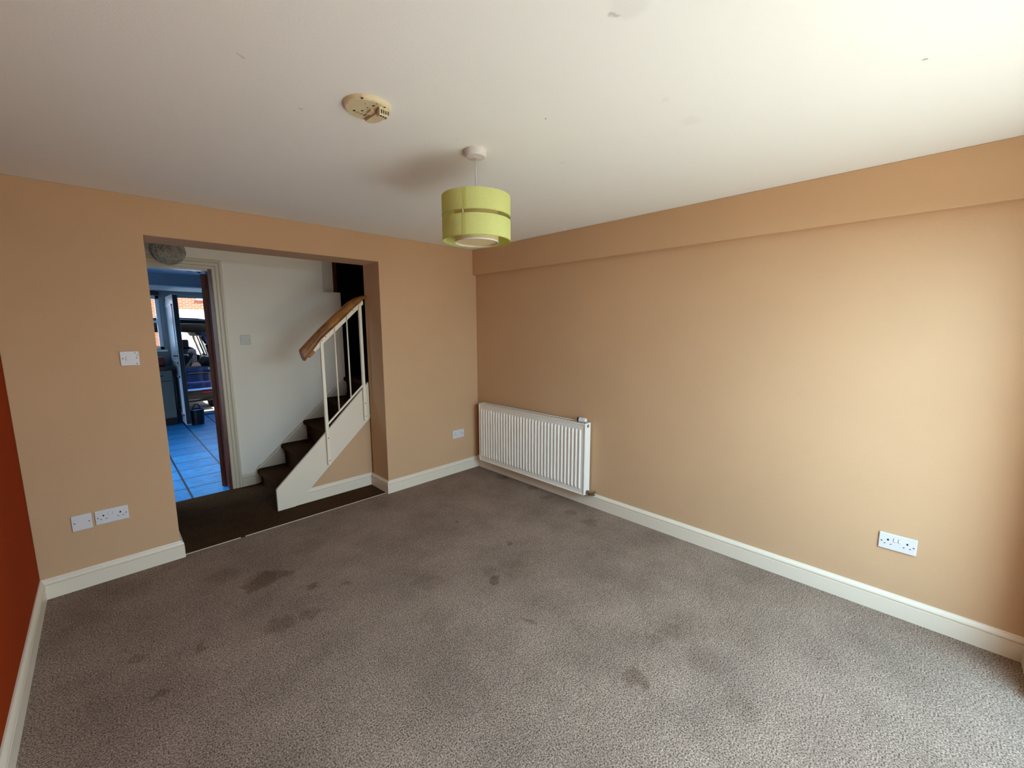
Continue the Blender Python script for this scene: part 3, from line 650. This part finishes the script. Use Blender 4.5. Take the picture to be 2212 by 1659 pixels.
# ------------------------------------------------------------------ outside
GZ = -.12
struct(MB().box((-14, KY+.25, GZ-.1), (18, 36, GZ)).build('ground', GRAVEL))
struct(MB().box((-6, -9, -.15), (9, YF-.25, -.02)).build('ground_patio', PAVING))
hs = thing('brick_house', 'orange brick house across the drive seen through the open back door', 'house', (3.3, 24.2, GZ))
BY = 24.0; GX0, GX1, GT, WB = 2.2, 5.3, 2.37, 2.75
f_ = MB().box((-10, BY, GZ), (GX0, BY+.3, 5.6)).box((GX0, BY, GT), (GX1, BY+.3, WB)).box((GX0, BY, WB), (3.33, BY+.3, 5.6)).box((3.33, BY, 3.9), (GX1, BY+.3, 5.6)).box((GX1, BY, GZ), (14, BY+.3, 5.6)).box((4.7, BY, WB), (GX1, BY+.3, 3.9))
world_child(f_, 'brick_wall', BRICK, hs)
world_child(MB().box((GX0, BY+.06, GZ), (GX1, BY+.1, GT)), 'garage_door', WHITEP, hs)
wf = world_child(MB().box((3.33, BY+.03, WB+.02), (4.7, BY+.1, WB+.1)).box((3.33, BY+.03, 3.82), (4.7, BY+.1, 3.9)).box((3.33, BY+.03, WB+.1), (3.41, BY+.1, 3.82)).box((4.62, BY+.03, WB+.1), (4.7, BY+.1, 3.82)), 'window', WHITEP, hs)
world_child(MB().box((3.41, BY+.06, WB+.1), (4.62, BY+.07, 3.82)), 'pane', WHITEP, wf)
world_child(MB().box((3.28, BY-.05, WB-.02), (4.75, BY+.02, WB+.02)), 'window_sill', mat('red_tile_sill', srgb(150, 60, 50), .7), hs)
world_child(MB().prism([(BY-.4, 5.5), (BY+6, 5.5), (BY+2.8, 7.9)], 'x', -10.3, 14.3), 'roof', mat('brown_roof_tile', srgb(110, 70, 52), .8), hs)

# car, tail towards the house, tailgate up
CX, CY0 = .86, 10.0
car = thing('car', 'dark blue hatchback parked outside back door with raised tailgate', 'car', (CX, CY0+2, GZ))
def sec(s_):   # half section as (dx, z): wheel-arch line to roof centre
    return s_
ST = [  # y, half widths/heights: sill, belly, shoulder, belt, roof edge, roof mid
    (CY0+.00, [(.78,.28),(.83,.45),(.845,.66),(.82,.80),(.72,1.36),(.66,1.46),(.40,1.50),(0,1.515)]),
    (CY0+.35, [(.80,.20),(.85,.45),(.86,.72),(.84,.86),(.715,1.39),(.65,1.49),(.40,1.53),(0,1.545)]),
    (CY0+1.0, [(.80,.15),(.86,.45),(.87,.74),(.85,.88),(.715,1.40),(.64,1.51),(.40,1.55),(0,1.565)]),
    (CY0+1.9, [(.80,.15),(.86,.45),(.87,.74),(.85,.87),(.71,1.41),(.63,1.51),(.40,1.55),(0,1.565)]),
    (CY0+2.5, [(.80,.15),(.86,.45),(.87,.74),(.85,.87),(.72,1.34),(.64,1.44),(.40,1.48),(0,1.49)]),
    (CY0+3.0, [(.80,.15),(.86,.45),(.865,.74),(.84,.86),(.78,1.02),(.70,1.06),(.40,1.08),(0,1.09)]),
    (CY0+3.7, [(.78,.18),(.83,.45),(.83,.70),(.80,.80),(.72,.88),(.60,.91),(.35,.93),(0,.94)]),
    (CY0+3.95,[(.70,.25),(.74,.45),(.74,.62),(.70,.70),(.62,.76),(.50,.78),(.30,.79),(0,.80)])]
def cxyz(dx, y, z, s_=1): return (CX+dx*s_, y, z)
body = MB(); glassm = MB()
for s_ in (1, -1):
    V = [[Vector(cxyz(dx, y, z, s_)) for dx, z in r] for y, r in ST]
    for i in range(len(V)-1):
        for j in range(7):
            q = [V[i][j], V[i][j+1], V[i+1][j+1], V[i+1][j]]
            if j == 3 and i in (0, 1, 2, 3):
                # side window inset in a body-coloured frame
                c = sum(q, Vector())/4; ins = [c+(p-c)*Vector((1, .86, .80)).length*0 + Vector(((p-c).x*.8, (p-c).y*.86, (p-c).z*.78)) for p in q]
                gv = [glassm.bm.verts.new(p) for p in ins]; glassm.bm.faces.new(gv)
                bo = [body.bm.verts.new(p) for p in q]; bi = [body.bm.verts.new(p) for p in ins]
                for k in range(4): body.bm.faces.new((bo[k], bo[(k+1) % 4], bi[(k+1) % 4], bi[k]))
            elif j >= 3 and i == 4:
                gv = [glassm.bm.verts.new(p) for p in q]; glassm.bm.faces.new(gv)
            else:
                body.bm.faces.new([body.bm.verts.new(p) for p in q])
# nose
for s_ in (1, -1):
    r = ST[-1]
    pts = [cxyz(dx, r[0], z, s_) for dx, z in r[1]]
    body.bm.faces.new([body.bm.verts.new(p) for p in pts+[(CX, r[0], .25)]])
# tail frame round the opening
ap = [(.72,.757),(.70,.80),(.62,1.20),(.56,1.36),(.48,1.42),(.30,1.445),(0,1.45)]
ou = [(.845,.70),(.82,.80),(.75,1.20),(.70,1.40),(.62,1.475),(.40,1.50),(0,1.515)]
for s_ in (1, -1):
    for k in range(6):
        body.bm.faces.new([body.bm.verts.new(cxyz(a, CY0-.005, b, s_)) for a, b in (ou[k], ou[k+1], ap[k+1], ap[k])])
        body.bm.faces.new([body.bm.verts.new(p) for p in (cxyz(*[ap[k][0], CY0-.005, ap[k][1]], s_), cxyz(ap[k+1][0], CY0-.005, ap[k+1][1], s_), cxyz(ap[k+1][0]-.02, CY0+.12, ap[k+1][1]-.01, s_), cxyz(ap[k][0]-.02, CY0+.12, ap[k][1], s_))])
bmesh.ops.remove_doubles(body.bm, verts=body.bm.verts, dist=.0005)
bo = world_child(body, 'car_body', CARP, car)
so = bo.modifiers.new('solid', 'SOLIDIFY'); so.thickness = .02; so.offset = -1
for p in bo.data.polygons: p.use_smooth = False
world_child(glassm, 'side_glass', glass('car_glass', (.85, .92, .95, 1), .1), car)
# inner lining, floor, seats
lin = MB()
for s_ in (1, -1):
    for a, b in (((.80, .74), (.80, .90)), ((.66, 1.36), (.60, 1.46)), ((.60, 1.46), (0, 1.50))):
        lin.bm.faces.new([lin.bm.verts.new(p) for p in (cxyz(a[0], CY0+.15, a[1], s_), cxyz(b[0], CY0+.15, b[1], s_), cxyz(b[0], CY0+2.4, b[1]-.03, s_), cxyz(a[0], CY0+2.4, a[1]-.03, s_))])
    for ya_, wdt in ((CY0+.06, .20), (CY0+.98, .16), (CY0+1.85, .12)):
        lin.bm.faces.new([lin.bm.verts.new(p) for p in (cxyz(.79, ya_, .88, s_), cxyz(.79, ya_+wdt, .88, s_), cxyz(.655, ya_+wdt, 1.40, s_), cxyz(.655, ya_, 1.40, s_))])
lo = world_child(lin, 'roof_lining', CARI, car); so = lo.modifiers.new('solid', 'SOLIDIFY'); so.thickness = .02
world_child(MB().box((CX-.78, CY0+.04, .40), (CX+.78, CY0+2.6, .46)).box((CX-.74, CY0+.02, .46), (CX+.74, CY0+.08, .765)).box((CX-.74, CY0+.08, .70), (CX+.74, CY0+.62, .735)), 'load_floor', CARB, car)
def seat(y, x, w2, back_z):
    s0 = world_child(MB().prism([(y, .46), (y+.16, .46), (y+.10, back_z-.06), (y+.03, back_z), (y-.05, back_z-.03), (y-.06, back_z-.10)], 'x', x-w2/2, x+w2/2), 'rear_seat' if w2 > .6 else 'seat', CARS, car, bevel=.03, seg=3)
    return s0
rs = seat(CY0+.75, CX-.08, 1.14, 1.02)
for x in (CX-.45, CX+.06+.05, ):
    world_child(MB().box((x-.13, CY0+.72, 1.04), (x+.13, CY0+.82, 1.26)), 'headrest', CARS, rs, bevel=.03, seg=3)
for x in (CX-.38, CX+.40):
    fs = seat(CY0+1.65, x, .5, 1.06)
    world_child(MB().box((x-.13, CY0+1.62, 1.08), (x+.13, CY0+1.70, 1.26)), 'headrest', CARS, fs, bevel=.03, seg=3)
world_child(MB().box((CX-.75, CY0+2.55, .55), (CX+.75, CY0+2.95, .95)), 'dashboard', CARB, car, bevel=.04)
# rear lip, bumper, bands
bp = MB()
prof = [(.045, .757), (-.02, .765), (-.045, .752), (-.05, .70), (-.045, .66), (-.02, .645), (-.02, .47), (-.055, .455), (-.075, .44), (-.08, .345), (-.07, .31), (-.04, .29), (-.02, .20), (.04, .12)]
xs = [-.84, -.80, -.65, -.3, 0, .3, .65, .80, .84]
bow = lambda x: .10*(abs(x)/.84)**4
bp.loft([[(CX+x, CY0+dy+bow(x), z) for dy, z in prof] for x in xs], close=False)
bo2 = world_child(bp, 'rear_bumper', CARP, car); so = bo2.modifiers.new('solid', 'SOLIDIFY'); so.thickness = .01
world_child(MB().loft([[(CX+x, CY0+dy+bow(x), z) for dy, z in ((-.078, .352), (-.086, .345), (-.086, .325), (-.076, .315))] for x in xs], close=True, caps=True), 'bumper_strip', mat('pale_blue_strip', srgb(54, 92, 150), .3), car)
world_child(MB().loft([[(CX+x, CY0+dy+bow(x), z) for dy, z in ((-.024, .478), (-.030, .474), (-.030, .468), (-.024, .464))] for x in xs], close=True, caps=True), 'bumper_crease', mat('mid_blue_strip', srgb(30, 44, 110), .3), car)
world_child(MB().loft([[(CX+x, CY0+dy+bow(x), z) for dy, z in ((-.07, .300), (-.04, .215), (-.02, .19), (.05, .11), (.05, .2), (0, .28))] for x in xs], close=True, caps=True), 'bumper_skirt', CARB, car)
world_child(MB().box((CX+.46, CY0-.066, .262), (CX+.66, CY0-.045, .280)), 'reflector', LENS, car)
world_child(MB().box((CX-.78, CY0+.05, .08), (CX+.78, CY0+3.8, .20)), 'underbody', CARB, car)
for s_ in (1, -1):
    world_child(MB().box((CX+s_*.775-.05, CY0-.012, .86), (CX+s_*.775+.03, CY0+.05, 1.20)), 'tail_light', LENS, car, bevel=.01)
    for yy in (CY0+.62, CY0+3.1):
        wb = MB().lathe([(0, -.10), (.20, -.10), (.29, -.10), (.315, -.07), (.315, .07), (.29, .10), (.20, .10), (0, .09)], n=36)
        bmesh.ops.rotate(wb.bm, verts=wb.bm.verts, cent=(0,0,0), matrix=Matrix.Rotation(PI/2, 3, 'Y')); bmesh.ops.translate(wb.bm, verts=wb.bm.verts, vec=(CX+s_*.74, yy, GZ+.315))
        world_child(wb, 'wheel', CARB, car)
# raised tailgate
tg = MB()
rings = []
for x in (-.70, -.66, -.45, 0, .45, .66, .70):
    e = (abs(x)/.70)**3
    rings.append([(CX+x, CY0+.10, 1.50-.03*e), (CX+x, CY0-.35, 1.60-.03*e), (CX+x, CY0-.72+.05*e, 1.69-.05*e), (CX+x, CY0-.80+.06*e, 1.665-.05*e), (CX+x, CY0-.78+.06*e, 1.60-.03*e), (CX+x, CY0-.35, 1.535-.02*e), (CX+x, CY0+.06, 1.44-.02*e)])
tg.loft(rings, close=True, caps=True)
tgo = world_child(tg, 'tailgate', CARB, car)
world_child(MB().loft([[(CX+x, CY0-.70+.05*(abs(x)/.66)**3, 1.694-.05*(abs(x)/.66)**3+dz) for dz in (0, .008)]+[(CX+x, CY0-.20, 1.60-.02*(abs(x)/.66)**3), ] for x in (-.64, -.4, 0, .4, .64)], close=True, caps=True), 'rear_glass', CHROME, tgo)
world_child(MB().tube([(CX+.66, CY0-.02, 1.18), (CX+.63, CY0-.42, 1.56)], .008, 8), 'gas_strut', CARB, tgo)
world_child(MB().tube([(CX-.3, CY0-.40, 1.64), (CX+.1, CY0-.62, 1.70), (CX+.45, CY0-.66, 1.68)], .006, 6), 'rear_wiper', CARB, tgo)
# things in the boot
tag(MB().prism([(1.20, .768), (1.23, .84), (1.33, .845), (1.37, .768)], 'y', CY0+.10, CY0+.30).build('cardboard_box', BOXP, bevel=.006), 'pale box on the boot lip of the blue car', 'box')
bb = MB().lathe([(0, 0), (.10, 0), (.14, .05), (.15, .12), (.10, .19), (.04, .22), (0, .22)], n=18)
for v in bb.bm.verts: v.co += Vector((random.uniform(-.012, .012), random.uniform(-.012, .012), random.uniform(-.008, .008)))
bmesh.ops.translate(bb.bm, verts=bb.bm.verts, vec=(1.51, CY0+.42, .738))
tag(bb.build('soft_bag', mat('dark_grey_bag_cloth', srgb(60, 66, 70), .9, var=.3, vscale=20), smooth=True), 'dark grey lumpy bag at right side of the car boot', 'bag')
